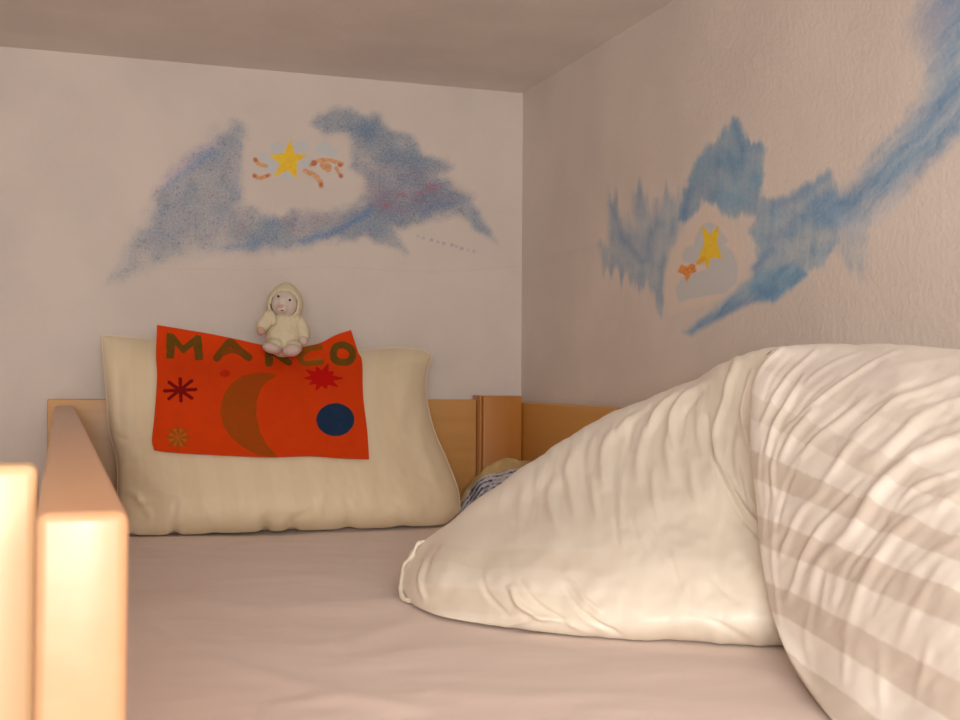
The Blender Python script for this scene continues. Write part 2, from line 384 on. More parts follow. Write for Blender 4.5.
# ------------------------------------------------------------------ the bunk bed
bed = empty('bunk_bed', (.45, 1.2, 0), 'pale beech bunk bed frame with guard rail, headboard and corner post, upper bunk seen', 'bunk bed')
BO = (.45, 1.2, 0)
def bp(name, lo, hi, m, bev=.003): return box(name, lo, hi, m, bed, bev, BO)
zr = CZ-.050
bp('guard_rail', (-.008, .48, CZ-.245), (.0255, 2.345, zr), M_woodY, .0045)
bp('side_board', (-.008, -.07, CZ-.46), (.024, 2.345, CZ-.252), M_woodY)
hb = bp('headboard', (-.021, 2.345, CZ-.52), (.803, 2.372, CZ-.038), M_woodX, .002)
bp('corner_post', (.8088, 2.318, .002), (.892, 2.372, CZ-.030), M_woodZ, .002)
bp('post_edge_strip', (.8035, 2.326, .05), (.8083, 2.372, CZ-.029), M_woodZ, .001)
bp('wall_side_board', (.893, -.07, CZ-.46), (.913, 2.372, CZ-.0425), M_woodS, .0025)
bp('ladder_post', (-.105, .70, .002), (-.0105, .735, CZ-.047), M_wood_lit, .006)
for k in range(5): bp('ladder_rung', (-.100, .735, .22+k*.27), (-.03, 1.10, .25+k*.27), M_woodY)
bp('ladder_post', (-.105, 1.10, .002), (-.0145, 1.135, CZ-.30), M_woodZ, .006)
bp('head_post', (-.021, 2.33, .002), (.024, 2.37, CZ-.53), M_woodZ)
bp('foot_post', (-.021, -.11, .002), (.024, -.071, CZ-.30), M_woodZ)
bp('foot_post', (.87, -.11, .002), (.913, -.071, CZ-.30), M_woodZ)
bp('footboard', (-.0, -.105, CZ-.46), (.89, -.075, CZ-.30), M_woodX)
for k in range(9): bp('slat', (.024, -.02+k*.265, MZ-.175), (.893, .06+k*.265, MZ-.155), M_woodX, .002)

# ------------------------------------------------------------------ mattress and sheet
mt = tag(box('mattress', (.028, -.065, MZ-.15), (.888, 2.312, MZ-.006), M_sheet, None, .02), 'flat mattress on the upper bunk under a pinkish white sheet', 'mattress')
hx = np.concatenate([[.026, .026, .027], np.linspace(.030, .884, 330), [.888, .890, .890]]); hz = np.concatenate([[-.14, -.03, -.004], np.zeros(330), [-.004, -.03, -.14]])
ys = np.linspace(-.066, 2.314, 700)
X, Y = np.meshgrid(hx, ys); Zs = np.broadcast_to(MZ+hz, X.shape).copy()
P = np.stack([X, Y, Zs], -1)
vis = P[..., 1] > .3
px, py = proj(np.where(vis[..., None], P, atY(480., 700., 1.))) 
sl = [([(130, 585), (190, 600), (260, 612), (330, 640)], 7, .0022), ([(150, 650), (230, 665), (320, 690), (420, 700)], 9, .0028), ([(250, 600), (330, 605), (400, 603)], 6, .0022),
      ([(310, 648), (360, 640), (420, 618)], 9, .0022), ([(180, 560), (260, 566), (350, 562)], 5, .0016), ([(350, 660), (450, 650), (560, 655)], 10, .0022),
      ([(420, 690), (520, 700), (640, 690)], 8, .0018), ([(270, 705), (340, 700), (420, 712)], 7, .0030), ([(140, 615), (180, 640), (230, 650)], 7, .0020), ([(600, 670), (700, 668), (790, 680)], 8, .0015), ([(200, 585), (300, 578), (380, 588)], 5, .0014)]
h = 1.6*folds(px, py, sl)*vis
h = h+(fbm(X*9+Y*2, Y*16, 50, 3)-.5)*.0045+(fbm(X*3, Y*5, 60, 2)-.5)*.006
inner = (hz > -.001)[None, :]
P[..., 2] += np.where(inner, h*sstep(0, .03, np.minimum(X-.026, .89-X)), 0)
P[..., 2] = np.where(inner, np.maximum(P[..., 2], MZ-.0045), P[..., 2])
grid_mesh('fitted_sheet', P, M_sheet, mt, {'stripe': fbm(X*7, Y*7, 33)})

# ------------------------------------------------------------------ pillow
def coons(top, bot, left, right, nu, nv):
    def rs(p, n):
        p = smooth_line(p, 12); s = np.r_[0, np.cumsum(np.hypot(*(p[1:]-p[:-1]).T))]; t = np.linspace(0, s[-1], n)
        return np.stack([np.interp(t, s, p[:, 0]), np.interp(t, s, p[:, 1])], -1)
    T, B, L, R = rs(top, nu), rs(bot, nu), rs(left, nv), rs(right, nv)
    u = np.linspace(0, 1, nu)[None, :, None]; v = np.linspace(0, 1, nv)[:, None, None]
    return (1-v)*T[None]+v*B[None]+(1-u)*L[:, None]+u*R[:, None]-((1-u)*(1-v)*T[0]+u*(1-v)*T[-1]+(1-u)*v*B[0]+u*v*B[-1])
nu, nv = 330, 220
top = [(102, 335), (125, 337), (158, 340), (250, 347), (350, 350), (395, 348), (420, 350), (432, 355)]
bot = [(121, 531), (135, 538), (200, 537), (268, 534), (330, 532), (400, 530), (440, 527), (460, 512)]
lef = [(102, 335), (104, 365), (107, 400), (110, 432), (117, 462), (118, 500), (121, 531)]
rig = [(432, 355), (427, 372), (426, 395), (434, 430), (448, 463), (458, 490), (460, 512)]
G = coons(top, bot, lef, rig, nu, nv); gx, gy = G[..., 0], G[..., 1]
U, V = np.meshgrid(np.linspace(0, 1, nu), np.linspace(0, 1, nv))
e = np.clip((1-np.abs(2*U-1)**3.2)*(1-np.abs(2*V-1)**3.0), 0, 1)**.5
Yb_ = 2.315-.225*V**1.1
pf = [([(106, 345), (112, 390), (112, 428)], 5, .006), ([(130, 345), (118, 390), (122, 440)], 7, -.005), ([(108, 432), (128, 440), (150, 436)], 3.5, -.006), ([(112, 470), (135, 462), (160, 468)], 4, -.005),
      ([(118, 490), (135, 495), (150, 515)], 4, .006), ([(118, 512), (150, 500), (175, 498)], 4, -.006), ([(160, 536), (172, 520), (176, 500)], 4, -.005), ([(262, 535), (268, 520), (262, 500)], 4, -.004),
      ([(285, 533), (295, 520), (310, 510)], 4, -.004), ([(345, 532), (350, 515), (345, 495)], 4, -.004), ([(415, 528), (405, 512), (390, 500)], 5, -.004), ([(418, 355), (405, 385), (402, 430)], 9, .005),
      ([(390, 360), (382, 410), (388, 460)], 8, -.004), ([(425, 400), (420, 440), (440, 490)], 7, .005), ([(425, 365), (410, 362), (396, 368)], 3, -.004), ([(240, 470), (243, 500), (238, 525)], 8, .003), ([(320, 470), (322, 500), (318, 525)], 8, .003), ([(140, 470), (165, 490), (200, 500)], 8, .004), ([(195, 470), (205, 500), (215, 525)], 7, .003), ([(370, 470), (372, 500), (380, 520)], 7, .003)]
wr_ = folds(gx, gy, pf)+(fbm(gx/22, gy/30, 81)-.5)*.007
front = atY(gx, gy, Yb_-(.10+.03*V)*e)
depthn = wr_*sstep(0, .5, e); front[..., 1] -= depthn
back = atY(gx, gy, Yb_+.05*e*(1-.5*V)); back[..., 1] = np.minimum(back[..., 1], 2.338)
front[..., 2] = np.maximum(front[..., 2], MZ+.003)
for bx, bw, ba in ((132, 4, .004), (174, 5, .006), (214, 9, .002), (265, 5, .007), (292, 6, .006), (348, 7, .004), (402, 9, .003)):
    front[..., 2] += ba*np.exp(-((gx-bx)/bw)**2)*sstep(.86, .97, V); back[..., 2] = np.maximum(back[..., 2], MZ+.003)
pstripe = .5*sstep(-.15, .15, np.sin((U*9.3+.2)*2*np.pi))
allP = np.concatenate([front, back[:, ::-1]], 1)
plo = np.array([.38, 2.2, MZ])
pil = grid_mesh('pillow', allP, M_pil, None, {'stripe': np.concatenate([pstripe, pstripe[:, ::-1]], 1)}, closed_u=True, off=plo, flip=True)
bm = bmesh.new(); bm.from_mesh(pil.data); bmesh.ops.remove_doubles(bm, verts=bm.verts[:], dist=.0004); bmesh.ops.holes_fill(bm, edges=[x for x in bm.edges if x.is_boundary], sides=0); bmesh.ops.recalc_face_normals(bm, faces=bm.faces[:]); bm.to_mesh(pil.data); bm.free()
pil.location = plo
tag(pil, 'cream pillow propped against the headboard on the bunk, behind the orange cloth', 'pillow')
def tube(name, pts, r, m, parent=None, off=(0, 0, 0), n=8, wob=None, flat=1.):
    pts = np.asarray(pts, float); rings = []
    T = np.gradient(pts, axis=0); T /= np.linalg.norm(T, axis=1, keepdims=True)+1e-9
    for i, (p, t) in enumerate(zip(pts, T)):
        a = np.cross(t, CAM-p); a /= np.linalg.norm(a); b = np.cross(a, t)
        rr = r*(1 if wob is None else wob[i]); th = np.linspace(0, 2*np.pi, n, endpoint=False)
        rings.append(p+rr*(np.cos(th)[:, None]*a+flat*np.sin(th)[:, None]*b))
    return grid_mesh(name, np.array(rings), m, parent, {'stripe': np.zeros((len(pts), n))}, closed_u=True, off=off)
edge = np.concatenate([front[:, 0][::-1], front[0, 1:], front[1:, -1]])[::3]
edge = edge.copy()
wob = 1+.35*(vnoise(np.arange(len(edge))*.31, np.zeros(len(edge)), 5)-.5)
tube('seam', edge+np.array([0, -.0005, 0]), .0012, M_pil, pil, plo, wob=wob)

# ------------------------------------------------------------------ orange name cloth, laid over the pillow
deps = bpy.context.evaluated_depsgraph_get()
bpy.context.view_layer.update()
bv = BVHTree.FromPolygons([tuple(v.co+Vector(plo)) for v in pil.data.vertices], [tuple(p.vertices) for p in pil.data.polygons])
ctop = [(157, 325), (175, 328), (205, 333), (235, 339), (262, 345), (285, 348), (303, 347), (320, 343), (336, 335), (351, 330)]
cbot = [(154, 450), (168, 452), (200, 454), (240, 456), (272, 457), (310, 456), (340, 458), (369, 459)]
clef = [(157, 325), (156, 355), (157, 380), (154, 420), (152, 440), (154, 450)]
crig = [(351, 330), (358, 352), (362, 362), (363, 395), (367, 430), (369, 459)]
cu, cv = 400, 250
G = coons(ctop, cbot, clef, crig, cu, cv); cx, cy = G[..., 0], G[..., 1]
def hitY(x, y):
    d = ray(float(x), float(y)); h_ = bv.ray_cast(Vector(CAM), Vector(d).normalized())
    return h_[0].y if h_[0] else None
k = 12; rows = []
iv = np.linspace(0, cv-1, k).astype(int); iu = np.linspace(0, cu-1, 18).astype(int)
D = np.array([[(hitY(cx[a, b], cy[a, b]) or np.nan) for b in iu] for a in iv])
for j in range(D.shape[1]):
    col = D[:, j]; good = ~np.isnan(col)
    for i in range(k-1, -1, -1):
        if np.isnan(col[i]) or col[i] > 2.262: col[i] = 2.262 if i+1 >= k else min(2.266, col[i+1]+.012)
for _ in range(2):
    Dp = np.pad(D, 1, mode='edge'); D = np.minimum(D, (Dp[:-2, 1:-1]+Dp[2:, 1:-1]+Dp[1:-1, :-2]+Dp[1:-1, 2:]+2*D)/6)
Yc = catmull(D[..., None].repeat(3, -1), cv, cu)[..., 0]-.007
crf = [([(345, 340), (352, 380), (340, 420)], 8, .004), ([(300, 350), (296, 400), (310, 450)], 10, .002), ([(200, 335), (205, 380), (195, 440)], 12, -.002), ([(300, 440), (330, 400), (345, 370)], 3, -.0015), ([(160, 330), (163, 380), (160, 440)], 5, .003), ([(235, 340), (245, 370), (240, 400)], 9, .002)]
Yc = Yc-folds(cx, cy, crf)-(fbm(cx/18, cy/18, 91)-.5)*.003
CP = atY(cx, cy, Yc)
# pushes the cloth off wherever the pillow bulges through
gap = min([0.]+[ (hitY(cx[a, b], cy[a, b]) or 9)-Yc[a, b]-.002 for a in range(0, cv, 8) for b in range(0, cu, 8)])
CP = atY(cx, cy, Yc+min(gap, 0))
cl = Paint(cx, cy)
K0 = (206, 78, 16)
CREF = lin((192, 62, 8)); CALB = lin((220, 66, 8))
def kc(c): return np.clip(lin(c)/CREF*CALB, 0, 1)
pc_wall = pc
pc = kc
cl.c[:] = CALB; 
grn = mix3((82, 66, 18), (104, 78, 20), fbm(cx/4, cy/4, 3))
W = lambda L: [(145+a/4.174, 315+b/4.174) for a, b in L]
cl.poly(W([(92, 78), (118, 82), (158, 132), (215, 86), (232, 90), (240, 186), (212, 187), (204, 124), (160, 160), (122, 118), (118, 180), (92, 180)]), grn, .7)
cl.stroke(W([(300, 180), (345, 122), (362, 118), (395, 150), (432, 178)]), mix3((110, 66, 14), (96, 72, 20), fbm(cx/4, cy/4, 8)), 3.1, .8, .95)
cl.stroke(W([(326, 162), (362, 150), (402, 158)]), (126, 66, 12), 1.4, 1.2, .7)
cl.stroke(W([(517, 130), (517, 200)]), grn, 3.4, .7)
cl.stroke(W([(517, 120), (552, 118), (560, 138), (535, 152), (600, 200)]), grn, 2.6, .7)
cl.stroke(W([(730, 136), (690, 140), (660, 160), (648, 185), (670, 202), (735, 196)]), mix3((112, 78, 18), (140, 80, 16), fbm(cx/3, cy/3, 9)), 2.2, .8, .95)
cl.stroke(W([(665, 192), (735, 186)]), (160, 92, 24), .6, .8, .6)
cl.stroke(W([(785, 160), (795, 135), (825, 125), (858, 142), (866, 170), (850, 195), (815, 198), (790, 185), (785, 160)]), grn, 2.9, .7)
# small dark red asterisk, big red burst, blurred gold star, moon, blue planet
cl.over(sstep(1.3, .5, np.minimum.reduce([d_line(cx, cy, W([a, b])) for a, b in (((82, 318), (212, 312)), ((147, 268), (150, 360)), ((100, 350), (195, 276)), ((100, 282), (195, 348)))])*.75), (112, 10, 12))
cen = np.array(W([(737, 265)])[0]); N = 12; bp_ = []
rad = [86, 42, 80, 40, 62, 38, 70, 34, 60, 36, 70, 40, 78, 40, 66, 38, 84, 44, 60, 40]
angs = np.linspace(0, 2*math.pi, len(rad), endpoint=False)
for a_, r_ in zip(angs, rad): bp_.append((cen[0]+r_/4.174*math.cos(a_), cen[1]+.72*r_/4.174*math.sin(a_)))
cl.poly(bp_, (178, 12, 8), .8)
cg = W([(138, 512)])[0]; rr = np.hypot(cx-cg[0], cy-cg[1]); th = np.arctan2(cy-cg[1], cx-cg[0])
cl.over(.75*np.exp(-(rr/(4.6+2.2*np.cos(8*th)))**4), (156, 78, 14))
cl.over(.8*np.exp(-(rr/2.4)**2), (166, 104, 36))
cl.over(.28*np.exp(-(np.hypot((cx-W([(334, 246)])[0][0])/1.5, cy-W([(334, 246)])[0][1])/1.0)**2), (178, 40, 10))
cl.poly(W([(545, 255), (520, 246), (470, 246), (410, 258), (362, 290), (330, 340), (318, 400), (330, 460), (362, 510), (410, 550), (470, 582), (530, 592), (545, 588), (505, 545), (475, 490), (460, 420), (462, 360), (478, 310), (505, 275)]), mix3((156, 68, 8), (136, 74, 14), fbm(cx/5, cy/3, 12)), 1.0, .9)
dm = ((cx-W([(794, 438)])[0][0])/18.4)**2+((cy-W([(794, 438)])[0][1])/16)**2
cl.over(sstep(1.06, .92, dm), mix3((22, 54, 92), (26, 46, 74), fbm(cx/5, cy/5, 14)))
cl.stroke(W([(790, 395), (830, 440), (790, 480)]), (24, 62, 104), 1.2, 3, .4)
pc = pc_wall
colr = np.concatenate([cl.c, np.ones((*cx.shape, 1))], -1)
base_var = (.96+.08*fbm(cx/9, cy/9, 40))[..., None]; colr[..., :3] *= base_var
m, n, l, b = mat('painted_orange_cotton')
a = n.new('ShaderNodeAttribute'); a.attribute_name = 'paint'; l.new(a.outputs['Color'], b.inputs['Base Color'])
b.inputs['Roughness'].default_value = .85; b.inputs['Specular IOR Level'].default_value = .15; bump_n(n, l, b, noise_n(n, l, 500, 2), .15, .001)
clo = np.array([.32, 2.2, MZ+.2])
co = grid_mesh('name_cloth', CP, m, None, {'paint': colr}, off=clo)
co.location = clo; sm = co.modifiers.new('thick', 'SOLIDIFY'); sm.thickness = .0016; sm.offset = 0
tag(co, 'bright orange cloth painted with letters, moon, stars and blue disc, lying on the pillow', 'cloth')

# ------------------------------------------------------------------ plush doll
jj = np.argmin((cx-283)**2+(cy-353)**2); dp = atY(281.5, 355., float(CP[..., 1].ravel()[jj])-.030)
doll = empty('plush_doll', tuple(dp), 'small cream plush doll with pointed hood sitting on top of the orange cloth', 'plush doll')
doll.scale = (1.05, 1.05, 1.06); doll.rotation_euler = (math.radians(-4), math.radians(2), math.radians(-8))
M_pl = plain('cream_plush', (232, 220, 188), .95, (220, .6, .003)); M_fc = plain('doll_face', (226, 212, 200), .9, (150, .3, .002)); M_ey = plain('eye_black', (22, 18, 16), .25, None, .5)
M_pk = plain('doll_pink', (212, 176, 154), .9, (150, .3, .002)); M_ft = plain('doll_feet', (222, 200, 188), .95, (220, .5, .002))
bm = bmesh.new()
blob(bm, (.002, .004, .030), (.031, .026, .034)); blob(bm, (.002, .004, .055), (.025, .021, .022)); blob(bm, (-.012, -.012, .014), (.016, .022, .014)); blob(bm, (.018, -.012, .012), (.017, .022, .014))
blob(bm, (.024, .0, .056), (.014, .013, .016))
bm_obj('body', bm, M_pl, doll, .0022, 6)
bm = bmesh.new(); blob(bm, (-.032, -.010, .052), (.012, .012, .020), (0, 30, 0)); blob(bm, (-.024, -.012, .064), (.012, .011, .012)); blob(bm, (-.018, -.014, .058), (.008, .009, .010))
arm1 = bm_obj('arm', bm, M_pl, doll, .002, 5)
bm = bmesh.new(); blob(bm, (-.037, -.014, .040), (.008, .008, .009)); bm_obj('hand', bm, M_pk, arm1)
bm = bmesh.new(); blob(bm, (.034, -.006, .045), (.012, .012, .024), (0, -16, 0)); arm2 = bm_obj('arm', bm, M_pl, doll, .002, 4)
bm = bmesh.new(); blob(bm, (.036, -.012, .026), (.008, .008, .009)); bm_obj('hand', bm, M_ft, arm2)
bm = bmesh.new(); blob(bm, (-.018, -.030, .008), (.017, .013, .009), (0, 12, 18)); bm_obj('foot', bm, M_ft, doll)
bm = bmesh.new(); blob(bm, (.016, -.030, .006), (.016, .014, .011), (0, -8, -14)); bm_obj('foot', bm, M_ft, doll)
# head: face sits inside a hood with an open front
bm = bmesh.new(); blob(bm, (.001, -.006, .088), (.0225, .020, .0245)); blob(bm, (-.003, -.022, .078), (.010, .010, .009)); blob(bm, (-.001, -.016, .088), (.012, .013, .015))
face = bm_obj('face', bm, M_fc, doll, .0016, 5)
bm = bmesh.new(); bmesh.ops.create_uvsphere(bm, u_segments=48, v_segments=32, radius=1)
for v in bm.verts:
    x, y, z = v.co; q = max(0, z)
    s = 1-.30*q**2; v.co = Vector((x*.0285*s, y*.0265*s+.003, z*(.033 if z < 0 else .0385)))+Vector((.002, .001, .089))
    if z < -.3: v.co.x *= 1+.15*(-z-.3)
    v.co.x += .001*q
dele = [v for v in bm.verts if (v.co.y < -.008 and ((v.co.x-.0)/.0205)**2+((v.co.z-.086)/.0235)**2 < 1)]
bmesh.ops.delete(bm, geom=dele, context='VERTS')
for v in bm.verts: v.co.x = .002+(v.co.x-.002)*1.13
hood = bm_obj('hood', bm, M_pl, doll); s = hood.modifiers.new('t', 'SOLIDIFY'); s.thickness = .004; s.offset = -1; s2 = hood.modifiers.new('ss', 'SUBSURF'); s2.levels = 1; s2.render_levels = 1
for ex, ez, ey in ((-.0105, .0985, -.0230), (.0095, .0930, -.0245)):
    bm = bmesh.new(); blob(bm, (ex, ey, ez), (.0021, .0018, .0021), seg=16); bm_obj('eye', bm, M_ey, face)
bm = bmesh.new(); blob(bm, (-.0055, -.0305, .0805), (.0045, .003, .003), seg=16); bm_obj('nose', bm, M_pk, face)
bm = bmesh.new(); blob(bm, (-.003, -.0305, .0735), (.0030, .0018, .0011), (0, 10, 0), seg=16); bm_obj('mouth', bm, plain('mouth_red', (140, 70, 60), .8), face)

# ------------------------------------------------------------------ rumpled cloth by the corner post
M_bl = None
m, n, l, b = mat('patterned_cloth')
a = n.new('ShaderNodeAttribute'); a.attribute_name = 'paint'; l.new(a.outputs['Color'], b.inputs['Base Color']); b.inputs['Roughness'].default_value = 1.3
t = np.linspace(0, 1, 90); s_ = np.linspace(0, 1, 40)
arc = smooth_line([(452, 515), (466, 494), (474, 481), (488, 468), (506, 459), (527, 462), (545, 475), (560, 505)], 12)
arc = np.stack([np.interp(t, np.linspace(0, 1, len(arc)), arc[:, 0]), np.interp(t, np.linspace(0, 1, len(arc)), arc[:, 1])], -1)
T_, S_ = np.meshgrid(t, s_)
Px = arc[None, :, 0]+0*S_+(S_*14); Py = arc[None, :, 1]+S_*34+(fbm(T_*12, S_*2, 66)-.5)*5*(1-S_)
Yy = 2.20-.055*np.sin(np.clip(S_*1.3, 0, 1)*np.pi/2)-.008*np.sin(T_*21+S_*5)
PP = atY(Px, Py, Yy)
nb = (fbm(T_*11, S_*6, 61)-.5)*.022; PP[..., 1] += nb
PP[..., 2] = np.maximum(PP[..., 2], MZ+.004)
tb = .05+.30*np.exp(-((T_-.56)/.16)**2)
band = sstep(tb-.03, tb+.03, S_+.08*(fbm(T_*8, T_*0, 62)-.5))*sstep(1.1, .9, S_)
ln = (np.abs(np.sin(((S_-tb)*4.6+.10*np.sin(T_*23)+.3*fbm(T_*9, S_*3, 65))*2*np.pi)) < .5).astype(float)*sstep(.38, .55, fbm(T_*16, S_*9, 63)+.12)
c0 = np.zeros((*T_.shape, 3))+lin((206, 178, 126)); c1 = lin((206, 204, 210)); c2 = lin((70, 74, 112))
cc = c0*(1-band[..., None])+(c1*(1-ln[..., None])+c2*ln[..., None])*band[..., None]
back_ = PP.copy(); 
ring = np.concatenate([np.stack([PP[0]+np.array([0, .07*q, 0])+np.array([0, 0, -.05])*q**2 for q in np.linspace(1, .12, 8)]), PP], 0)
ring[..., 2] = np.maximum(ring[..., 2], MZ+.004)
cc = np.concatenate([np.repeat(cc[:1], 8, 0), cc], 0)
rlo = np.array([.78, 2.2, MZ])
rc = grid_mesh('crumpled_cloth', ring, m, None, {'paint': np.concatenate([cc, np.ones((*cc.shape[:2], 1))], -1)}, off=rlo); rc.location = rlo
sm = rc.modifiers.new('thick', 'SOLIDIFY'); sm.thickness = .003; sm.offset = 0
tag(rc, 'small crumpled yellowish cloth with blue and white pattern, tucked between pillow, corner post and duvet', 'cloth')

# ------------------------------------------------------------------ duvet
def zY(px, py, z=MZ): return float(atZ(float(px), float(py), z)[1])
duvet = empty('duvet', (.7, 1.1, MZ), 'thick cream satin-striped duvet folded over in a heap on the right of the bunk', 'duvet')
DO = np.array([.7, 1.1, MZ])
cols = [(0,), ]
# each column: list of (px, py, Y) from the front contact line over the ridge
def colpts(fr, mids, ridge, back):
    out = []
    f = atZ(float(fr[0]), float(fr[1]), MZ+.002); out.append(f+np.array([.02, .06, 0])); out.append(f)
    for a in mids: out.append(atY(float(a[0]), float(a[1]), a[2]))
    r = atY(float(ridge[0]), float(ridge[1]), ridge[2]); out.append(r)
    h0 = r[2]-MZ
    out.append(r+np.array([.03, back*.45, -h0*.25])); out.append(np.array([r[0]+.05, r[1]+back, MZ+.003]))
    return out
ctrl = [
 colpts((404, 596), [(402, 590, 1.400), (401, 582, 1.41), (402, 574, 1.43), (406, 562, 1.455)], (414, 548, 1.48), .05),
 colpts((418, 608), [(416, 597, 1.335), (415, 584, 1.345), (418, 568, 1.38), (424, 552, 1.43)], (434, 532, 1.49), .10),
 colpts((450, 619), [(448, 603, 1.275), (447, 580, 1.285), (450, 556, 1.335), (458, 530, 1.42)], (470, 504, 1.51), .20),
 colpts((520, 630), [(520, 612, 1.170), (518, 580, 1.195), (520, 545, 1.27), (525, 505, 1.40)], (532, 461, 1.53), .28),
 colpts((600, 638), [(600, 618, 1.105), (600, 580, 1.135), (600, 535, 1.21), (602, 480, 1.35)], (606, 416, 1.52), .30),
 colpts((680, 642), [(680, 620, 1.055), (680, 580, 1.085), (680, 525, 1.165), (682, 455, 1.29)], (686, 384, 1.44), .32),
 colpts((750, 645), [(750, 620, 1.020), (750, 575, 1.050), (750, 510, 1.135), (748, 430, 1.21)], (738, 359, 1.31), .34),
 colpts((820, 646), [(820, 620, 1.000), (820, 570, 1.030), (820, 500, 1.11), (800, 420, 1.16)], (788, 346, 1.25), .36),
 colpts((900, 646), [(900, 620, .985), (900, 570, 1.010), (890, 500, 1.06), (870, 430, 1.15)], (850, 362, 1.22), .36)]
ctrl = np.array(ctrl).transpose(1, 0, 2)
P = catmull(ctrl, 420, 460)
px, py = proj(P)
F1 = [([(575, 448), (567, 470), (570, 487), (576, 515)], 5, .0075), ([(632, 416), (609, 438), (603, 457), (605, 485)], 5.5, .0085), ([(667, 405), (648, 426), (640, 450), (638, 478)], 5, .008), ([(690, 398), (674, 420), (668, 448), (672, 480)], 5, .0075),
      ([(558, 470), (550, 497), (556, 525)], 5, .005), ([(528, 480), (522, 500), (520, 520)], 6, .004), ([(592, 478), (594, 500), (598, 520)], 4, .004), ([(622, 470), (620, 500), (622, 525)], 4, .004), ([(652, 470), (655, 500), (660, 520)], 4, .004),
      ([(680, 392), (660, 408), (650, 430)], 3, .006), ([(709, 382), (692, 391), (678, 407), (673, 425), (675, 452)], 3.4, .008), ([(700, 394), (686, 413), (682, 436)], 2.5, -.006), ([(690, 455), (692, 480), (698, 505)], 5, .004),
      ([(738, 361), (729, 388), (721, 414), (715, 438), (719, 462)], 4, .009), ([(747, 372), (738, 405), (730, 440), (734, 470)], 5, -.008), ([(706, 415), (709, 440), (716, 468)], 2.6, -.009), ([(700, 400), (698, 430), (703, 455)], 4, .005),
      ([(716, 462), (724, 482), (740, 512), (762, 540)], 2.4, -.007), ([(722, 466), (731, 486), (746, 512), (763, 533)], 3, .008), ([(742, 470), (746, 492), (752, 508), (763, 524)], 2.0, -.007), ([(736, 440), (738, 470), (748, 500)], 4, .006), ([(752, 372), (746, 395), (744, 420), (750, 450)], 3, .008),
      ([(480, 573), (488, 594), (507, 615)], 3, -.004), ([(511, 588), (521, 606), (545, 620)], 3.2, .007), ([(521, 582), (536, 602), (567, 624)], 3, -.006), ([(563, 586), (577, 606), (592, 618)], 3, -.005), ([(570, 580), (585, 600), (600, 612)], 3, .004),
      ([(578, 609), (598, 623), (620, 634)], 2.5, -.006), ([(655, 526), (669, 554), (680, 588)], 3.5, -.004), ([(615, 519), (619, 548)], 3, -.003), ([(632, 520), (640, 545)], 3, -.003), ([(713, 578), (737, 600)], 4, -.003), ([(425, 560), (420, 580), (424, 600)], 3, .004),
      ([(440, 545), (430, 560), (424, 580)], 2.5, -.003), ([(500, 628), (545, 618), (590, 632)], 3, .003), ([(690, 610), (720, 625), (750, 640)], 3.5, -.0035), ([(640, 405), (618, 425), (612, 445)], 3, -.005), ([(600, 422), (585, 440), (583, 465), (586, 490)], 4, -.005), ([(655, 402), (632, 425), (626, 450)], 3, -.005), ([(545, 460), (536, 490)], 5, .004)]
h = folds(px, py, F1)
s2_ = fbm(px/9+py/60, py/55, 101, 3)-.5
up_ = sstep(560, 440, py)*sstep(440, 540, px)
h = h+s2_*(.0006+.0025*up_)+(fbm(px/40, py/40, 105)-.5)*.010*sstep(400, 450, px)
N_ = toward_cam(P, normals(P))
edge_f = np.minimum(sstep(0, 30, np.arange(P.shape[0]))[:, None], 1)*sstep(0, 18, np.arange(P.shape[1]))[None, :]
P = P+N_*(h*edge_f)[..., None]
P[..., 2] = np.maximum(P[..., 2], MZ+.0035)
# the hems swallow small hollows along the sheet
P[..., 0] = np.minimum(P[..., 0], .884)
yy = py-(px-420)*.06
def pulse(v, a, b, s=2.): return sstep(a-s, a+s, v)*sstep(b+s, b-s, v)
st = (pulse(yy+h*200, 543, 562)+pulse(yy+h*200, 586, 610)+.4*pulse(yy+h*200, 496, 516))*sstep(640, 540, px)*sstep(408, 416, px)*.42
m1 = grid_mesh('folded_end', P, M_duv, duvet, {'stripe': st}, off=DO)
# hem along the blunt tip
he = smooth_line([(424, 541), (417, 545), (412, 556), (404, 565), (402, 576), (400.5, 588), (403, 598), (410, 605), (420, 610)], 8)
Yh = np.interp(np.arange(len(he)), np.linspace(0, len(he)-1, 9), [1.47, 1.462, 1.452, 1.44, 1.42, 1.40, 1.38, 1.365, 1.35])
hp = atY(he[:, 0], he[:, 1], Yh-.004); hp[:, 2] = np.maximum(hp[:, 2], MZ+.005)
tube('hem', hp, .0024, M_duv, duvet, DO, wob=1+.6*(vnoise(np.arange(len(hp))*.35, np.zeros(len(hp)), 9)-.5))

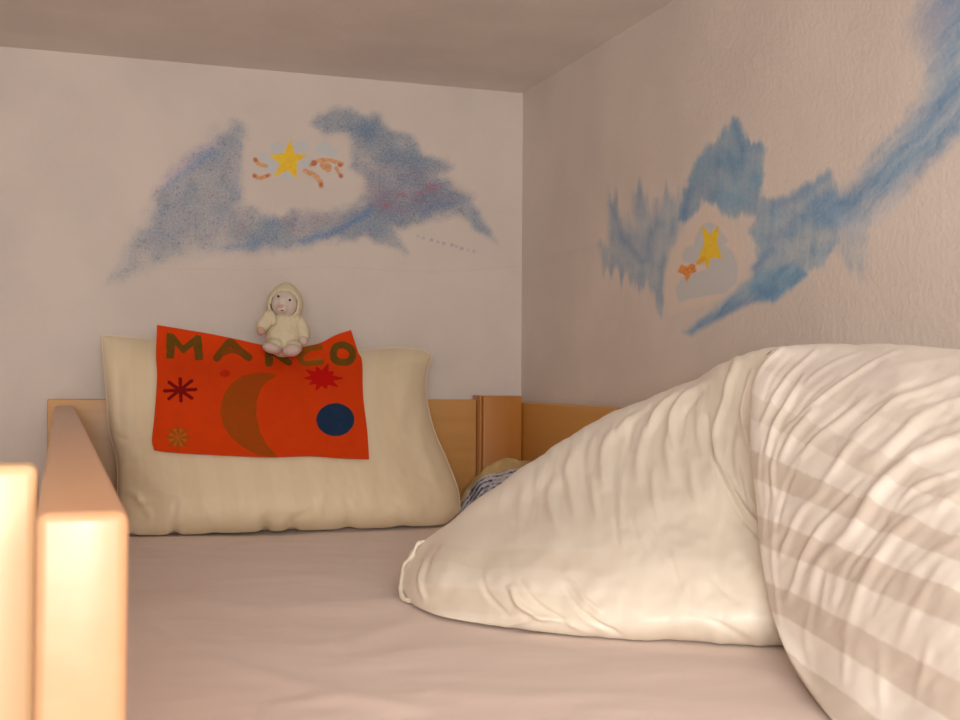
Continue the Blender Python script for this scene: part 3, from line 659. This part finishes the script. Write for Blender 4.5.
W_ = [ # rows, top to bottom; px, py, Y
 [(772, 350, 1.22), (800, 345, 1.205), (850, 344, 1.15), (900, 346, 1.075), (960, 349, .985), (1060, 354, .855), (1200, 360, .70)],
 [(757, 372, 1.19), (794, 364, 1.16), (846, 361, 1.10), (898, 362, 1.02), (960, 366, .94), (1060, 373, .82), (1200, 385, .675)],
 [(751, 400, 1.15), (790, 396, 1.10), (840, 394, 1.03), (895, 396, .955), (960, 402, .875), (1060, 412, .77), (1200, 430, .64)],
 [(751, 450, 1.10), (785, 450, 1.035), (835, 450, .955), (890, 454, .88), (960, 464, .80), (1060, 478, .71), (1200, 500, .59)],
 [(757, 510, 1.055), (790, 522, .975), (840, 524, .89), (890, 530, .82), (960, 545, .735), (1060, 565, .65), (1200, 590, .55)],
 [(762, 562, 1.02), (795, 592, .935), (842, 604, .845), (890, 614, .775), (960, 634, .69), (1060, 655, .61), (1200, 680, .52)],
 [(770, 606, .985), (803, 650, .895), (848, 675, .805), (900, 700, .735), (960, 722, .665), (1060, 745, .585), (1200, 770, .50)],
 [(786, 650, .92), (816, 694, .83), (862, 730, .74), (905, 762, .675), (960, 792, .61), (1060, 820, .545), (1200, 850, .49)]]
rows = [[atY(float(a), float(b), c) for a, b, c in r] for r in W_]
# top rolls over to the wall side; the foot tucks under onto the sheet
top0 = [p+np.array([.03, .10, -.035]) for p in rows[0]]; top00 = [p+np.array([.06, .20, -.16]) for p in rows[0]]
bot = [atZ(float(a), float(b), MZ+.003) for a, b in ((800, 672), (832, 719), (880, 762), (930, 800), (985, 840), (1085, 880), (1230, 910))]
bot2 = [p+np.array([.05, .09, 0]) for p in bot]
top000 = [np.array([p[0], p[1]+.03, MZ+.003]) for p in top00]
rows = [top000, top00, top0]+rows+[bot, bot2]
full = []
for i, r in enumerate(rows):
    e0 = r[0]+np.array([.050, .045, -.004]); e1 = r[0]+np.array([.12, .12, -.02])
    if i < 3: e0 = r[0]+np.array([.02, .02, -.012]); e1 = r[0]+np.array([.05, .06, -.05])
    q = r[-1]; w0 = q+np.array([.0, -.07, -(q[2]-MZ)*.25]); w1 = q+np.array([.0, -.11, -(q[2]-MZ)*.70]); w2 = np.array([q[0], q[1]-.09, MZ+.003])
    full.append([e1, e0]+r+[w0, w1, w2])
P = catmull(np.array(full), 611, 715); px, py = proj(P)
F2 = [([(782, 348), (764, 364), (751, 386)], 2.4, .006), ([(815, 351), (788, 377), (771, 402), (760, 428)], 3.0, .008), ([(804, 376), (787, 404), (775, 425), (767, 455)], 3.2, .011), ([(900, 351), (868, 365), (832, 390), (800, 416), (783, 434)], 2.2, .006),
      ([(816, 408), (796, 432), (780, 462)], 4, .011), ([(870, 393), (841, 420), (816, 440), (792, 470)], 4.5, .008), ([(884, 414), (857, 438), (836, 468), (814, 500)], 5, .008), ([(990, 430), (958, 438), (923, 452), (896, 472), (874, 497), (850, 532), (824, 558), (809, 590)], 7, .014),
      ([(826, 486), (798, 514), (781, 556)], 3.5, .010), ([(850, 498), (821, 524), (801, 563), (788, 600)], 4.5, .010), ([(960, 498), (912, 519), (884, 547), (858, 598), (845, 635)], 6, .008), ([(970, 530), (932, 554), (905, 585)], 6, .005),
      ([(846, 640), (846, 685)], 4, .003), ([(880, 650), (880, 710)], 5, .0025), ([(930, 640), (915, 700)], 5, .0025), ([(965, 372), (923, 390), (887, 406), (859, 427), (840, 442)], 4, .007), ([(975, 390), (937, 406), (910, 425), (882, 450), (862, 464)], 5, .008),
      ([(776, 515), (772, 573), (781, 626)], 2.6, .004), ([(766, 505), (763, 560), (771, 606)], 2.2, .004), ([(762, 440), (758, 480), (762, 520)], 2.2, .004), ([(770, 470), (768, 500), (766, 530)], 2.5, -.005),
      ([(905, 392), (875, 412), (846, 436)], 3, -.008), ([(962, 412), (925, 428), (895, 452), (868, 480)], 4, -.008), ([(855, 400), (825, 424), (800, 452)], 3, -.008), ([(838, 375), (812, 395), (792, 420)], 2.5, -.006), ([(940, 486), (905, 500), (875, 530), (850, 566), (838, 600)], 4, -.010),
      ([(868, 470), (846, 492), (822, 520), (800, 548), (792, 580)], 3.5, -.009), ([(850, 455), (826, 485), (800, 510), (784, 540)], 3, -.008), ([(800, 460), (785, 490), (776, 530)], 2.6, -.007), ([(835, 545), (820, 580), (812, 620)], 4, -.005), ([(868, 555), (845, 590), (830, 625)], 4, -.005),
      ([(960, 470), (915, 490), (888, 515)], 3, .006), ([(960, 355), (920, 362), (880, 372)], 4, .003), ([(860, 352), (825, 368), (800, 388)], 2.5, .004), ([(915, 545), (890, 575), (870, 615)], 4, -.005), ([(945, 560), (920, 600), (900, 640)], 6, .004), ([(790, 357), (772, 378), (762, 402)], 2.4, -.005),
      ([(960, 395), (930, 400), (900, 414)], 2.5, -.005), ([(925, 380), (890, 395), (860, 410)], 2.5, -.005), ([(780, 440), (772, 470), (774, 500)], 2.5, .005), ([(812, 600), (806, 640), (812, 670)], 4, .003), ([(827, 570), (822, 610)], 3.5, .004)]
h = folds(px, py, F2)
ux = (px*.62+py*.78); vx = (px*.78-py*.62)          # across / along the pull of the folds
warp = (px-760)*.25
s3 = fbm((px*.70+py*.70)/7, (px*.7-py*.7)/75, 121, 3)-.5
zone = sstep(350, 400, py)*sstep(640, 520, py)
h = h+s3*(.0012+.0025*zone)+(fbm(px/45, py/45, 131)-.5)*.012
for _ in range(2):
    h[1:-1] = (h[:-2]+2*h[1:-1]+h[2:])/4; h[:, 1:-1] = (h[:, :-2]+2*h[:, 1:-1]+h[:, 2:])/4
N_ = toward_cam(P, normals(P))
ef = sstep(0, 40, np.arange(P.shape[0]))[:, None]*sstep(105, 185, np.arange(P.shape[1]))[None, :]*sstep(P.shape[0]-60, P.shape[0]-150, np.arange(P.shape[0]))[:, None]
P = P+N_*(h*ef*.55)[..., None]
P[..., 2] = np.maximum(P[..., 2], MZ+.0035); P[..., 0] = np.minimum(P[..., 0], .884)
kx = [750, 790, 868, 950, 1080]
tabl = np.array([[350, 405, 462, 528, 588, 648, 710], [370, 424, 480, 542, 606, 668, 730], [400, 462, 512, 571, 651, 728, 800], [425, 492, 545, 601, 700, 790, 880], [460, 530, 590, 650, 760, 870, 980]], float)
yn = np.stack([np.interp(px.ravel(), kx, tabl[:, k]).reshape(px.shape) for k in range(7)], -1)
pyw = py+h*240+(vnoise(px/4, py/30, 5)-.5)*1.5
ph = np.zeros(px.shape)
for k in range(6): ph += np.clip((pyw-yn[..., k])/(yn[..., k+1]-yn[..., k]), 0 if k else -5, 1 if k < 5 else 5)
dd = np.abs(ph-np.round(ph)); st = sstep(.25, .20, dd)*np.clip(.25+.35*ph, .2, 1)
grid_mesh('turned_over_top', P, M_duv2, duvet, {'stripe': st}, off=DO)

# ------------------------------------------------------------------ camera
cam = bpy.data.cameras.new('camera'); cam.sensor_width = 36; cam.lens = FPX/960*36; cam.clip_start = .02
cam.dof.use_dof = True; cam.dof.focus_distance = 2.0; cam.dof.aperture_fstop = 20
co_ = bpy.data.objects.new('camera', cam); C.objects.link(co_)
co_.matrix_world = Matrix(((rt[0], up[0], -fw[0], 0), (rt[1], up[1], -fw[1], 0), (rt[2], up[2], -fw[2], CZ), (0, 0, 0, 1)))
bpy.context.scene.camera = co_

# ------------------------------------------------------------------ light
def area(name, loc, target, size, power, col, shape='RECTANGLE', sy=None):
    L = bpy.data.lights.new(name, 'AREA'); L.energy = power; L.color = col; L.shape = shape; L.size = size
    if sy: L.size_y = sy
    o = bpy.data.objects.new(name, L); C.objects.link(o); o.location = loc
    o.rotation_euler = (Vector(target)-Vector(loc)).to_track_quat('-Z', 'Y').to_euler(); return o
area('unseen_room_light', (-.14, -.85, CZ+.20), (.7, 1.6, CZ-.05), .8, 20, (1, .975, .93), sy=.5)  # guessed soft light behind the camera, unseen source placed to balance the brightness
area('camera_flash', (.04, -.02, CZ+.06), (.5, 2, CZ-.05), .05, 1.15, (1, .98, .95), sy=.03)
w = bpy.data.worlds.new('w'); bpy.context.scene.world = w; w.use_nodes = True
w.node_tree.nodes['Background'].inputs[0].default_value = (1, .96, .92, 1); w.node_tree.nodes['Background'].inputs[1].default_value = 1.3
vs = bpy.context.scene.view_settings; vs.view_transform = 'Standard'; vs.look = 'None'; vs.exposure = .06; vs.gamma = 1
